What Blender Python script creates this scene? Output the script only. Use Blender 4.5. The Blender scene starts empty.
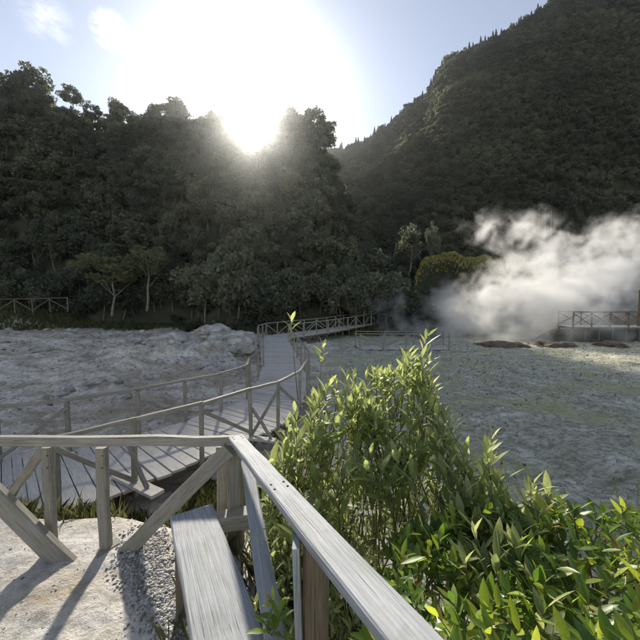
import bpy, bmesh, math, random
import numpy as np
from mathutils import Vector, Matrix, noise

random.seed(11); rng = np.random.default_rng(11)
sc = bpy.context.scene
COL = sc.collection
R = math.radians

# ------------------------------------------------------------ camera
CAMZ = 2.7
PITCH = math.atan(17/320)
cam = bpy.data.cameras.new('camera'); cam.lens = 18; cam.sensor_width = 36
cam.clip_start = 0.02; cam.clip_end = 3000
camo = bpy.data.objects.new('camera', cam); COL.objects.link(camo)
camo.location = (0, 0, CAMZ); camo.rotation_euler = (math.pi/2 - PITCH, 0, 0)
sc.camera = camo
FW = Vector((0, math.cos(PITCH), -math.sin(PITCH))); UP = Vector((0, math.sin(PITCH), math.cos(PITCH)))
O = Vector((0, 0, CAMZ))
def ray(px, py): return FW + Vector((1, 0, 0))*((px-320)/320) + UP*((320-py)/320)
def atz(px, py, z):
    d = ray(px, py); return O + d*((z-CAMZ)/d.z)
def aty(px, py, Y):
    d = ray(px, py); return O + d*(Y/d.y)

# ------------------------------------------------------------ light
SUN = ray(250, 113).normalized()
SUN_EL = math.asin(SUN.z); SUN_AZ = math.atan2(SUN.x, SUN.y)
w = bpy.data.worlds.new("World"); sc.world = w; w.use_nodes = True
nt = w.node_tree; nt.nodes.clear()
def N(nt, t, **kw):
    n = nt.nodes.new(t)
    for k, v in kw.items():
        if k in ('inp',):
            for a, b in v.items(): n.inputs[a].default_value = b
        else: setattr(n, k, v)
    return n
L = lambda nt, a, b: nt.links.new(a, b)
def math_(nt, op, a, b=None, clamp=False):
    n = nt.nodes.new('ShaderNodeMath'); n.operation = op; n.use_clamp = clamp
    for i, v in enumerate((a, b)):
        if v is None: continue
        if isinstance(v, (int, float)): n.inputs[i].default_value = v
        else: L(nt, v, n.inputs[i])
    return n.outputs[0]
def mix_(nt, f, a, b):
    n = nt.nodes.new('ShaderNodeMix'); n.data_type = 'RGBA'
    for i, v in ((0, f), (6, a), (7, b)):
        if isinstance(v, (int, float)): n.inputs[i].default_value = v
        elif isinstance(v, tuple): n.inputs[i].default_value = (*v, 1) if len(v) == 3 else v
        else: L(nt, v, n.inputs[i])
    return n.outputs[2]
def ramp_(nt, f, stops):
    n = nt.nodes.new('ShaderNodeValToRGB'); e = n.color_ramp.elements
    while len(e) < len(stops): e.new(0.5)
    for i, (p, c) in enumerate(stops):
        e[i].position = p; e[i].color = (*c, 1) if isinstance(c, tuple) else (c, c, c, 1)
    L(nt, f, n.inputs[0]); return n.outputs[0]

sky = N(nt, 'ShaderNodeTexSky', sky_type='NISHITA', sun_disc=False, sun_elevation=SUN_EL, sun_rotation=SUN_AZ,
        air_density=1.0, dust_density=0.02, ozone_density=1.2, altitude=200)
tc = N(nt, 'ShaderNodeTexCoord')
nrm = N(nt, 'ShaderNodeVectorMath', operation='NORMALIZE'); L(nt, tc.outputs['Generated'], nrm.inputs[0])
dot = N(nt, 'ShaderNodeVectorMath', operation='DOT_PRODUCT'); L(nt, nrm.outputs[0], dot.inputs[0]); dot.inputs[1].default_value = SUN
ang = math_(nt, 'ARCCOSINE', math_(nt, 'MINIMUM', dot.outputs['Value'], 1.0))
core = math_(nt, 'MULTIPLY', math_(nt, 'EXPONENT', math_(nt, 'MULTIPLY', ang, -27.0)), 90.0)   # bright aureole round the sun
halo = math_(nt, 'MULTIPLY', math_(nt, 'EXPONENT', math_(nt, 'MULTIPLY', ang, -9.0)), 3.0)
glow = math_(nt, 'ADD', core, halo)
glowc = N(nt, 'ShaderNodeVectorMath', operation='SCALE'); glowc.inputs[0].default_value = (1.0, .97, .92); L(nt, glow, glowc.inputs['Scale'])
# small thin clouds
mp = N(nt, 'ShaderNodeMapping'); mp.inputs['Scale'].default_value = (1, 1, 2.2); L(nt, nrm.outputs[0], mp.inputs[0])
cn = N(nt, 'ShaderNodeTexNoise'); cn.inputs['Scale'].default_value = 5.2; cn.inputs['Detail'].default_value = 8; cn.inputs['Roughness'].default_value = .62
L(nt, mp.outputs[0], cn.inputs['Vector'])
cm = ramp_(nt, cn.outputs['Fac'], [(0.60, 0.0), (0.78, 1.0)])
# pale bluish tint for the sky
skyt = N(nt, 'ShaderNodeMix', data_type='RGBA', blend_type='MULTIPLY'); skyt.inputs[0].default_value = 1
hsv = N(nt, 'ShaderNodeHueSaturation'); hsv.inputs['Saturation'].default_value = .66; L(nt, sky.outputs[0], hsv.inputs['Color'])
L(nt, hsv.outputs[0], skyt.inputs[6]); skyt.inputs[7].default_value = (1.06, 1.0, .97, 1)
def wisp(px, py, wid, amt):
    dd = N(nt, 'ShaderNodeVectorMath', operation='DISTANCE'); L(nt, nrm.outputs[0], dd.inputs[0]); dd.inputs[1].default_value = ray(px, py).normalized()
    fall = math_(nt, 'SUBTRACT', 1.0, math_(nt, 'DIVIDE', dd.outputs['Value'], wid), True)
    n2 = N(nt, 'ShaderNodeTexNoise'); n2.inputs['Scale'].default_value = 22; n2.inputs['Detail'].default_value = 8; n2.inputs['Roughness'].default_value = .65; L(nt, mp.outputs[0], n2.inputs['Vector'])
    return math_(nt, 'MULTIPLY', math_(nt, 'MULTIPLY', ramp_(nt, n2.outputs['Fac'], [(.40, 0.0), (.62, 1.0)]), fall), amt)
cmk = math_(nt, 'ADD', math_(nt, 'MULTIPLY', cm, .03), math_(nt, 'ADD', wisp(110, 30, .04, 1.5), wisp(45, 18, .05, .5)), True)
c1 = mix_(nt, cmk, skyt.outputs[2], (8.6, 8.7, 8.9))
add = N(nt, 'ShaderNodeVectorMath', operation='ADD'); L(nt, c1, add.inputs[0]); L(nt, glowc.outputs[0], add.inputs[1])
bg = N(nt, 'ShaderNodeBackground'); bg.inputs['Strength'].default_value = 0.057; L(nt, add.outputs[0], bg.inputs[0])
wo = N(nt, 'ShaderNodeOutputWorld'); L(nt, bg.outputs[0], wo.inputs[0])

sl = bpy.data.lights.new('sun', 'SUN'); sl.energy = 2.8; sl.angle = R(2.5); sl.color = (1, .92, .79)
so = bpy.data.objects.new('sun', sl); COL.objects.link(so)
so.rotation_euler = SUN.to_track_quat('Z', 'Y').to_euler(); so.location = SUN*50
sc.view_settings.view_transform = 'Standard'; sc.view_settings.look = 'None'
sc.view_settings.exposure = 1.62; sc.view_settings.gamma = 1
cy = sc.cycles
cy.volume_bounces = 2; cy.max_bounces = 6; cy.diffuse_bounces = 3; cy.transmission_bounces = 4
cy.max_bounces = 8; cy.use_denoising = True; cy.adaptive_threshold = .02; cy.sample_clamp_indirect = 4
cy.volume_step_rate = 1.0; cy.volume_max_steps = 256
HAZE_DENSITY = 0.00036; HAZE_G = 0.925

# ------------------------------------------------------------ helpers
def tag(o, label=None, cat=None, group=None, kind=None):
    if label: o['label'] = label
    if cat: o['category'] = cat
    if group: o['group'] = group
    if kind: o['kind'] = kind
    return o
def empty(name, loc, label, cat, group=None):
    o = bpy.data.objects.new(name, None); COL.objects.link(o); o.location = loc; o.empty_display_size = .1
    return tag(o, label, cat, group)
def link(name, me, parent=None, mw=None, mat=None):
    o = bpy.data.objects.new(name, me); COL.objects.link(o)
    if mat is not None and len(me.materials) == 0: me.materials.append(mat)
    if parent is not None:
        o.parent = parent
        pl = Matrix.LocRotScale(parent.location, parent.rotation_euler, parent.scale)
        o.matrix_local = (pl.inverted() @ mw) if mw is not None else pl.inverted()
    elif mw is not None: o.matrix_local = mw
    return o
def np_mesh(name, V, F, smooth=False):
    """V (n,3); F (m,k) all same k"""
    me = bpy.data.meshes.new(name); V = np.asarray(V, np.float32); F = np.asarray(F, np.int32)
    k = F.shape[1]
    me.vertices.add(len(V)); me.vertices.foreach_set('co', V.ravel())
    me.loops.add(F.size); me.loops.foreach_set('vertex_index', F.ravel())
    me.polygons.add(len(F)); me.polygons.foreach_set('loop_start', np.arange(0, F.size, k, dtype=np.int32))
    if smooth: me.polygons.foreach_set('use_smooth', np.ones(len(F), bool))
    me.update(calc_edges=True); return me
def mat(name):
    m = bpy.data.materials.new(name); m.use_nodes = True; t = m.node_tree
    return m, t, t.nodes['Principled BSDF']
def noise_(t, vec, scale, detail=4, rough=.55):
    n = t.nodes.new('ShaderNodeTexNoise'); n.inputs['Scale'].default_value = scale
    n.inputs['Detail'].default_value = detail; n.inputs['Roughness'].default_value = rough
    if vec is not None: L(t, vec, n.inputs['Vector'])
    return n.outputs['Fac']
def bump_(t, b, h, s, d=.02):
    n = t.nodes.new('ShaderNodeBump'); n.inputs['Strength'].default_value = s; n.inputs['Distance'].default_value = d
    L(t, h, n.inputs['Height']); L(t, n.outputs[0], b.inputs['Normal'])

# ------------------------------------------------------------ materials
def wood(name, dark, mid, light, moss=0.0):
    m, t, b = mat(name)
    tcn = t.nodes.new('ShaderNodeTexCoord'); oi = t.nodes.new('ShaderNodeObjectInfo')
    off = t.nodes.new('ShaderNodeVectorMath'); off.operation = 'MULTIPLY_ADD'
    comb = t.nodes.new('ShaderNodeCombineXYZ')
    for i in range(3): L(t, oi.outputs['Random'], comb.inputs[i])
    L(t, comb.outputs[0], off.inputs[0]); off.inputs[1].default_value = (37, 53, 71); L(t, tcn.outputs['Object'], off.inputs[2])
    mp = t.nodes.new('ShaderNodeMapping'); L(t, off.outputs[0], mp.inputs[0]); mp.inputs['Scale'].default_value = (2.6, 90, 90)
    g = noise_(t, mp.outputs[0], 1.6, 8, .65)
    mp2 = t.nodes.new('ShaderNodeMapping'); L(t, off.outputs[0], mp2.inputs[0]); mp2.inputs['Scale'].default_value = (3, 210, 210)
    crack = noise_(t, mp2.outputs[0], 1.0, 3, .5)
    pat = noise_(t, off.outputs[0], 5, 5, .6)
    c = ramp_(t, g, [(.28, dark), (.5, mid), (.72, light)])
    c = mix_(t, math_(t, 'MULTIPLY', ramp_(t, pat, [(.4, 0.0), (.75, 1.0)]), .45), c, light)
    c = mix_(t, ramp_(t, crack, [(.30, 0.85), (.40, 0.0)]), c, tuple(v*.35 for v in dark))
    c = mix_(t, math_(t, 'MULTIPLY', oi.outputs['Random'], .32), c, tuple(v*.62 for v in mid))
    if moss:
        c = mix_(t, math_(t, 'MULTIPLY', ramp_(t, noise_(t, off.outputs[0], 9, 6, .7), [(.5, 0.0), (.68, 1.0)]), moss), c, (.13, .16, .07))
    L(t, c, b.inputs['Base Color']); b.inputs['Roughness'].default_value = .72
    hh = math_(t, 'ADD', g, math_(t, 'MULTIPLY', crack, .8)); bump_(t, b, hh, .6, .004)
    return m
M = {}
M['plank'] = wood('weathered_plank', (.14, .15, .16), (.27, .285, .305), (.42, .44, .47), .3)
M['deck'] = wood('weathered_deck', (.30, .28, .25), (.52, .49, .45), (.70, .67, .62), .18)
M['rail'] = wood('weathered_rail', (.13, .115, .09), (.26, .24, .20), (.40, .375, .33), .4)
M['brown'] = wood('brown_post', (.06, .04, .025), (.13, .095, .06), (.22, .18, .13), .3)

def leafmat(name, cols, trans=.45, gloss=.45, big=None):
    m, t, b = mat(name); out = t.nodes['Material Output']
    at = t.nodes.new('ShaderNodeAttribute'); at.attribute_name = 'tint'
    oi = t.nodes.new('ShaderNodeObjectInfo')
    f = math_(t, 'FRACT', math_(t, 'ADD', at.outputs['Fac'], oi.outputs['Random']))
    c = ramp_(t, f, cols)
    gp_ = t.nodes.new('ShaderNodeNewGeometry')
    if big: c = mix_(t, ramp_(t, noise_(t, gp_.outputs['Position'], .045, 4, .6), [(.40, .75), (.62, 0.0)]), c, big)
    else: c = mix_(t, math_(t, 'MULTIPLY', ramp_(t, noise_(t, gp_.outputs['Position'], 70, 4, .7), [(.52, 0.0), (.66, 1.0)]), .5), c, (.15, .12, .05))
    L(t, c, b.inputs['Base Color']); b.inputs['Roughness'].default_value = gloss
    tr = t.nodes.new('ShaderNodeBsdfTranslucent'); 
    hs = t.nodes.new('ShaderNodeHueSaturation'); hs.inputs['Value'].default_value = 1.7; hs.inputs['Saturation'].default_value = 1.1; hs.inputs['Hue'].default_value = .485
    L(t, c, hs.inputs['Color']); L(t, hs.outputs[0], tr.inputs[0])
    mx = t.nodes.new('ShaderNodeMixShader'); mx.inputs[0].default_value = trans
    L(t, b.outputs[0], mx.inputs[1]); L(t, tr.outputs[0], mx.inputs[2]); L(t, mx.outputs[0], out.inputs[0])
    return m
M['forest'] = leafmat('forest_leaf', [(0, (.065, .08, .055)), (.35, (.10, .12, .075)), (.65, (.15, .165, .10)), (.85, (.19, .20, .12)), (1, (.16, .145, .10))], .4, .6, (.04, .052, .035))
M['edge'] = leafmat('lit_edge_leaf', [(0, (.10, .12, .06)), (.6, (.14, .155, .075)), (1, (.18, .18, .09))], .45, .6)  # lighter leaf colour paints the light on the leftmost crowns
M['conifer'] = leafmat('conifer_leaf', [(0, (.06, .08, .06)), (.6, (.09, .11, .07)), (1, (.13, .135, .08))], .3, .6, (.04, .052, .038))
M['shrub'] = leafmat('shrub_leaf', [(0, (.16, .21, .09)), (.5, (.24, .30, .12)), (.85, (.31, .36, .15)), (1, (.36, .38, .20))], .55, .5)
M['bright'] = leafmat('bright_leaf', [(0, (.045, .095, .022)), (.35, (.09, .17, .03)), (.7, (.18, .27, .04)), (.93, (.36, .44, .07)), (1, (.26, .19, .06))], .5, .38)
M['yellow'] = leafmat('sunny_grass', [(0, (.24, .25, .08)), (.6, (.40, .38, .12)), (1, (.60, .55, .24))], .4, .6)
M['grass'] = leafmat('grass_blade', [(0, (.06, .085, .03)), (.6, (.12, .14, .05)), (1, (.24, .22, .10))], .35, .6)
m, t, b = mat('bark'); tcn = t.nodes.new('ShaderNodeTexCoord')
c = ramp_(t, noise_(t, tcn.outputs['Object'], 6, 5), [(.35, (.09, .08, .065)), (.7, (.20, .18, .15))])
L(t, c, b.inputs['Base Color']); b.inputs['Roughness'].default_value = .9; M['bark'] = m
m, t, b = mat('pale_bark'); tcn = t.nodes.new('ShaderNodeTexCoord')
c = ramp_(t, noise_(t, tcn.outputs['Object'], 5, 5), [(.35, (.13, .12, .10)), (.7, (.27, .25, .22))])
L(t, c, b.inputs['Base Color']); b.inputs['Roughness'].default_value = .9; M['pale_bark'] = m
m, t, b = mat('green_stem'); b.inputs['Base Color'].default_value = (.12, .11, .05, 1); b.inputs['Roughness'].default_value = .7
tcn = t.nodes.new('ShaderNodeTexCoord'); L(t, ramp_(t, noise_(t, tcn.outputs['Object'], 14, 3), [(.35, (.07, .055, .03)), (.7, (.16, .17, .06))]), b.inputs['Base Color']); M['stem'] = m

# rock
m, t, b = mat('fumarole_rock'); g = t.nodes.new('ShaderNodeNewGeometry'); P = g.outputs['Position']
n1 = noise_(t, P, 2.2, 6, .65); n2 = noise_(t, P, 14, 5, .6)
c = ramp_(t, n1, [(.3, (.2, .19, .17)), (.5, (.42, .40, .36)), (.62, (.6, .58, .54)), (.75, (.46, .38, .26))])
c = mix_(t, math_(t, 'MULTIPLY', ramp_(t, n2, [(.45, 0.0), (.6, 1.0)]), .35), c, (.10, .10, .09))
L(t, c, b.inputs['Base Color']); b.inputs['Roughness'].default_value = .85; bump_(t, b, n2, .8, .05); M['rock'] = m
m, t, b = mat('gravel_stone'); g = t.nodes.new('ShaderNodeAttribute'); g.attribute_name = 'tint'
L(t, ramp_(t, g.outputs['Fac'], [(0, (.10, .10, .10)), (.35, (.22, .22, .215)), (.7, (.40, .39, .37)), (.9, (.55, .54, .52)), (1, (.36, .27, .16))]), b.inputs['Base Color'])
b.inputs['Roughness'].default_value = .75; M['stone'] = m

# ground: pale crusted soil near and left, blue-grey wet gravel flat on the right
m, t, b = mat('fumarole_ground'); g = t.nodes.new('ShaderNodeNewGeometry'); P = g.outputs['Position']
sx = t.nodes.new('ShaderNodeSeparateXYZ'); L(t, P, sx.inputs[0])
mpl = t.nodes.new('ShaderNodeMapping'); L(t, P, mpl.inputs[0]); mpl.inputs['Scale'].default_value = (.45, 1.0, 1.0); mpl.inputs['Rotation'].default_value = (0, 0, .2)
w1 = noise_(t, mpl.outputs[0], .35, 5, .6); w2 = noise_(t, mpl.outputs[0], 1.3, 9, .72); w3 = noise_(t, P, 9, 7, .7); w4 = noise_(t, P, 45, 4, .7)
soil = ramp_(t, w2, [(.30, (.28, .22, .15)), (.42, (.50, .43, .33)), (.49, (.70, .64, .53)), (.56, (.85, .80, .71)), (.68, (.56, .45, .27))])
soil = mix_(t, math_(t, 'MULTIPLY', ramp_(t, w3, [(.42, 1.0), (.56, 0.0)]), .42), soil, (.17, .15, .12))  # low spots darkened in the colour, crevice shade painted in
soil = mix_(t, math_(t, 'MULTIPLY', ramp_(t, w1, [(.50, 0.0), (.60, 1.0)]), .6), soil, (.30, .24, .15))
mpr = t.nodes.new('ShaderNodeMapping'); L(t, P, mpr.inputs[0]); mpr.inputs['Scale'].default_value = (.7, 1.0, 1.0); mpr.inputs['Rotation'].default_value = (0, 0, -.25)
r1 = noise_(t, mpr.outputs[0], 1.5, 8, .7); r2 = noise_(t, mpr.outputs[0], 9, 8, .82); r3 = noise_(t, P, .55, 4, .6)
flat = ramp_(t, r1, [(.3, (.30, .28, .20)), (.46, (.47, .46, .35)), (.58, (.60, .59, .48)), (.70, (.82, .81, .72))])
flat = mix_(t, math_(t, 'MULTIPLY', ramp_(t, r2, [(.46, 1.0), (.52, 0.0)]), .7), flat, (.15, .155, .12))
flat = mix_(t, math_(t, 'MULTIPLY', ramp_(t, r3, [(.50, 0.0), (.64, 1.0)]), .6), flat, (.42, .42, .17))
near = ramp_(t, w2, [(.32, (.40, .30, .18)), (.42, (.58, .53, .45)), (.58, (.78, .76, .73)), (.68, (.66, .60, .50)), (.76, (.46, .30, .15))])
near = mix_(t, math_(t, 'MULTIPLY', ramp_(t, w3, [(.36, 1.0), (.5, 0.0)]), .6), near, (.26, .24, .20))
near = mix_(t, math_(t, 'MULTIPLY', ramp_(t, w4, [(.35, 1.0), (.5, 0.0)]), .3), near, (.30, .27, .22))
side = ramp_(t, math_(t, 'ADD', math_(t, 'MULTIPLY', sx.outputs[0], .25), math_(t, 'MULTIPLY', w1, 1.0)), [(.35, 0.0), (.75, 1.0)])
dist = ramp_(t, math_(t, 'ADD', math_(t, 'MULTIPLY', sx.outputs[1], .25), math_(t, 'MULTIPLY', w2, .4)), [(.92, 0.0), (1.0, 1.0)])
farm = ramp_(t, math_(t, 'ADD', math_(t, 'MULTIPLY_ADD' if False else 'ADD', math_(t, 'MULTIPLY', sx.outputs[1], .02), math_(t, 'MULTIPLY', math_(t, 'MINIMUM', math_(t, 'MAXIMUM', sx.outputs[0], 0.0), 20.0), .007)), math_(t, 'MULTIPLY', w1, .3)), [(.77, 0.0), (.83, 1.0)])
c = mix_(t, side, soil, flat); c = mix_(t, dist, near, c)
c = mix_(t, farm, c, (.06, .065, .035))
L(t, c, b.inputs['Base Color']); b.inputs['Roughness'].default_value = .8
bump_(t, b, math_(t, 'ADD', math_(t, 'ADD', w3, math_(t, 'MULTIPLY', w4, .35)), math_(t, 'MULTIPLY', r2, .5)), .9, .05)
M['ground'] = m
m, t, b = mat('forest_floor'); g = t.nodes.new('ShaderNodeNewGeometry'); P = g.outputs['Position']
L(t, ramp_(t, noise_(t, P, .4, 6, .65), [(.35, (.025, .03, .016)), (.6, (.05, .055, .028)), (.75, (.09, .075, .045))]), b.inputs['Base Color'])
b.inputs['Roughness'].default_value = 1; M['floor'] = m

# ------------------------------------------------------------ ground
def sm(a, b, x):
    x = np.clip((x-a)/(b-a), 0, 1); return x*x*(3-2*x)
def fnoise(x, y, s, oct=4, seed=0.0):
    return noise.fractal(Vector((x*s+seed, y*s-seed, seed*.37)), 0.9, 2.1, oct)
def ground_z(x, y, fine=True):
    s = lambda a, b, v: (lambda q: q*q*(3-2*q))(min(1, max(0, (v-a)/(b-a))))
    # near shoulder the photographer stands on (falls away ahead and to the right)
    edge = 2.5 + .25*math.sin(x*1.7) + .35*s(-1.4, -2.6, x)*-1.0
    near = 1.0*(1 - .8*s(edge, edge+.9, y) - .2*s(edge+.9, edge+2.2, y))*(1 - s(-.15, .9, x)*.8)
    z = near
    far = s(3.2, 6, y)
    if fine:
        z += .035*fnoise(x, y, 2.6, 4, 3.1)*(1 if y < 4 else 2)
        z += far*(.16 if x < 0 else .05)*fnoise(x, y, .45, 5, 9.2)
        left = s(1, -2.5, x)*s(7, 10, y)*s(34, 28, y)
        z += left*(.22*fnoise(x, y, .22, 5, 21.) + .05*fnoise(x, y, 1.6, 5, 5.))
        # rocky bank left of the walkway
        bx, by = (x+7.0)/3.6, (y-17.5)/5.5
        z += 1.0*math.exp(-(bx*bx+by*by))*(.75+.7*fnoise(x, y, .55, 5, 2.))
        z += far*(.05 if x < 0 else .022)*fnoise(x, y, 3.0, 4, 7.)
    # keep it below the walkway
    if y < 24:
        cx = np.interp(y, PY, PX); d = abs(x-cx)
        lim = .22
        k = s(1.9, 1.1, d)*(1 if y > 3.3 else 0)
        z = z*(1-k) + min(max(z, .05), lim)*k
    # banks at the wood's edge
    u = x/max(y, .1)*320+320
    if y > 20:
        F = np.interp(u, [-100, 0, 60, 190, 230, 400, 640, 900], [30, 30, 33, 33, 26, 26, 26, 26])
        z += 4.0*s(F-1, F+14, y) + np.interp(u, [0, 60, 90], [1.6, 1.2, .2])*s(F-1, F+2.5, y)
    return z
PX = [-4.6, -3.3, -2.9, -2.3, -1.7, -1.2, -1.15, -1.35, -1.9, -2.7, -2.6]
PY = [3.6, 4.1, 4.6, 5.3, 6.2, 7.5, 9.5, 12, 15.5, 20.5, 24]
nu, nr = 560, 420
us = np.linspace(-62, 62, nu); rs = .45*np.exp(np.linspace(0, math.log(140/.45), nr))
V = np.empty((nr, nu, 3))
for j, r in enumerate(rs):
    for i, a in enumerate(us):
        x, y = r*math.sin(R(a)), r*math.cos(R(a))
        V[j, i] = (x, y, ground_z(x, y))
def grid_faces(nr, nu):
    a = np.arange(nr*nu).reshape(nr, nu)
    return np.stack([a[:-1, :-1], a[:-1, 1:], a[1:, 1:], a[1:, :-1]], -1).reshape(-1, 4)
V = V.reshape(-1, 3); F = grid_faces(nr, nu)
me = np_mesh('ground', V, F, True); tag(link('ground', me, mat=M['ground']), kind='structure')
# wide sheet that carries the ground on to the sides and behind
me = np_mesh('outer_ground', [(-700, -300, -.6), (700, -300, -.6), (700, 900, -.6), (-700, 900, -.6)], [(0, 1, 2, 3)])
tag(link('outer_ground', me, mat=M['ground']), kind='structure')

# ------------------------------------------------------------ hills
def hz_fn(pts, dist, tree):
    xs = [p[0] for p in pts]; zs = [aty(320, p[1], dist).z - tree for p in pts]
    return lambda u: float(np.interp(u, xs, zs))
HILL_D, MT_D = 56.0, 130.0
hill_top = hz_fn([(-200, 60), (-60, 85), (0, 92), (25, 84), (50, 105), (72, 100), (90, 120), (140, 112), (165, 108), (190, 115), (212, 122), (228, 134), (240, 152), (260, 154), (272, 134),
                  (290, 118), (312, 122), (323, 134), (330, 158), (342, 200), (356, 240), (400, 285), (480, 300)], HILL_D, 1.9)
mt_top = hz_fn([(200, 250), (290, 200), (318, 152), (332, 149), (345, 151), (370, 138), (395, 121), (405, 108), (425, 98), (438, 73), (446, 62), (480, 46), (520, 25),
                (550, 4), (580, -16), (640, -26), (860, -30), (1100, -10)], MT_D, .8)
def foot(u): return float(np.interp(u, [-200, 60, 190, 230, 400, 640], [33, 35, 33, 27, 27, 29]))
def hill_pt(u, s):
    F = foot(u); y = F + (HILL_D-F)*s
    x = (u-320)/320*y
    zt = max(hill_top(u), 1.5); x = (u-320)/320*(y*math.cos(PITCH)-(zt*min(s, 1)-CAMZ)*math.sin(PITCH))
    if s <= 1: z = .6 + (zt-.6)*(s**1.12)
    else: z = zt - (s-1)*zt*1.6
    z += (1.6*fnoise(x, y, .06, 4, 4.) + .5*fnoise(x, y, .25, 3, 8.))*min(1, s*3)*(1 if s < .9 else .35)
    return (x, y, z)
def mt_pt(u, s):
    F = 44.0; y = F + (MT_D-F)*s
    x = (u-320)/320*y
    zt = max(mt_top(u), 2); x = (u-320)/320*(y*math.cos(PITCH)-(zt*min(s, 1)-CAMZ)*math.sin(PITCH))
    if s <= 1: z = 1.0 + (zt-1.0)*(s**1.0)
    else: z = zt - (s-1)*zt*1.2
    n = 6*fnoise(x, y, .025, 4, 14.) + 2*fnoise(x, y, .09, 4, 1.)
    z += n*min(1, s*4)*(1-max(0, 1-abs(s-1)/.12))*.55
    return (x, y, z)
def sheet(name, fn, u0, u1, nu, s1, ns):
    V = [fn(u0+(u1-u0)*i/(nu-1), s1*j/(ns-1)) for j in range(ns) for i in range(nu)]
    tag(link(name, np_mesh(name, V, grid_faces(ns, nu), True), mat=M['floor']), kind='structure')
sheet('hill', hill_pt, -260, 480, 150, 1.5, 60)
sheet('mountain', mt_pt, 200, 1100, 150, 1.35, 80)

# ------------------------------------------------------------ foliage prototypes
def tinted(me, tints, perface):
    a = me.attributes.new('tint', 'FLOAT', 'FACE' if perface else 'POINT'); a.data.foreach_set('value', np.asarray(tints, np.float32))
def cards(cent, size, rg, aspect=.5, up=None):
    """little rhombic leaf faces with random orientation"""
    n = len(cent); a = rg.normal(size=(n, 3)); 
    if up is not None: a = a + up
    a /= np.linalg.norm(a, axis=1)[:, None]
    b = np.cross(a, rg.normal(size=(n, 3))); b /= np.linalg.norm(b, axis=1)[:, None]
    s = (size*rg.uniform(.6, 1.3, n))[:, None]
    V = np.stack([cent-a*s, cent+b*s*aspect, cent+a*s, cent-b*s*aspect], 1).reshape(-1, 3)
    return V, np.arange(4*n).reshape(-1, 4)
def crown_broad(seed, n=2200, rad=1.0, flat=.8, ncl=26, leaf=.085):
    rg = np.random.default_rng(seed)
    c = rg.normal(size=(ncl, 3)); c /= np.linalg.norm(c, axis=1)[:, None]; c *= (rg.uniform(.25, .85, ncl)**.7)[:, None]
    cr = rg.uniform(.18, .36, ncl)
    k = rg.integers(0, ncl, n); d = rg.normal(size=(n, 3)); d /= np.linalg.norm(d, axis=1)[:, None]
    p = c[k] + d*(cr[k]*rg.uniform(.55, 1.05, n))[:, None]
    p[:, 2] *= flat; p *= rad
    V, F = cards(p, leaf*rad, rg, .55)
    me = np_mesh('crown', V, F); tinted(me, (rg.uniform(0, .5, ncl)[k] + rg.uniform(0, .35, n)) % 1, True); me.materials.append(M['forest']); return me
def crown_conifer(seed, n=1500, leaf=.06):
    rg = np.random.default_rng(seed)
    t = rg.uniform(0, 1, n)**.8; ph = rg.uniform(0, 6.283, n)
    lay = np.floor(t*11)/11; fr = t*11 % 1
    r = (1-t)*.42*(1-.45*fr)*(.6+.5*rg.uniform(0, 1, n)) + .015
    r *= 1+.25*np.sin(ph*5+lay*40)
    p = np.stack([r*np.cos(ph), r*np.sin(ph), -.9+t*1.9 - r*.25], 1)
    V, F = cards(p, leaf, rg, .45)
    me = np_mesh('crown', V, F); tinted(me, rg.uniform(0, 1, n), True); me.materials.append(M['conifer']); return me
def tube_mesh(name, paths, nseg=7, material=None):
    """paths: list of [(Vector, radius), ...]"""
    V, F = [], []
    for path in paths:
        base = len(V)
        for i, (p, r) in enumerate(path):
            d = (path[min(i+1, len(path)-1)][0]-path[max(i-1, 0)][0]).normalized()
            a = d.cross(Vector((.31, .91, .27))).normalized(); b_ = d.cross(a)
            for k in range(nseg):
                q = 6.28318*k/nseg; V.append(tuple(p+(a*math.cos(q)+b_*math.sin(q))*r))
        for i in range(len(path)-1):
            for k in range(nseg):
                a0 = base+i*nseg+k; a1 = base+i*nseg+(k+1) % nseg
                F.append((a0, a1, a1+nseg, a0+nseg))
    me = np_mesh(name, V, F, True)
    if material: me.materials.append(material)
    return me
def trunk_paths(h, r, seed, limbs=5, spread=1.0):
    rr = random.Random(seed); P = []
    pts = []; p = Vector((0, 0, -.3)); lean = Vector((rr.uniform(-.12, .12), rr.uniform(-.12, .12), 1))
    for i in range(6):
        pts.append((p.copy(), r*(1-.14*i))); p = p + lean.normalized()*(h+.3)/5 + Vector((rr.uniform(-.04, .04), rr.uniform(-.04, .04), 0))*h
    P.append(pts)
    for k in range(limbs):
        i = rr.choice([2, 3, 4]); b0 = pts[i][0]; q = b0.copy(); an = rr.uniform(0, 6.28); L_ = []
        d = Vector((math.cos(an)*spread, math.sin(an)*spread, rr.uniform(.5, 1.0)))
        for j in range(4):
            L_.append((q.copy(), pts[i][1]*.5*(1-.24*j))); q = q + d*h*.13; d.z += .12
        P.append(L_)
    return P
broad = [crown_broad(s) for s in (1, 2, 3, 4)]
conif = [crown_conifer(s) for s in (5, 6)]
trunkm = [tube_mesh('trunk', trunk_paths(1.0, .035, s), 6, M['bark']) for s in (1, 2, 3)]

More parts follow.
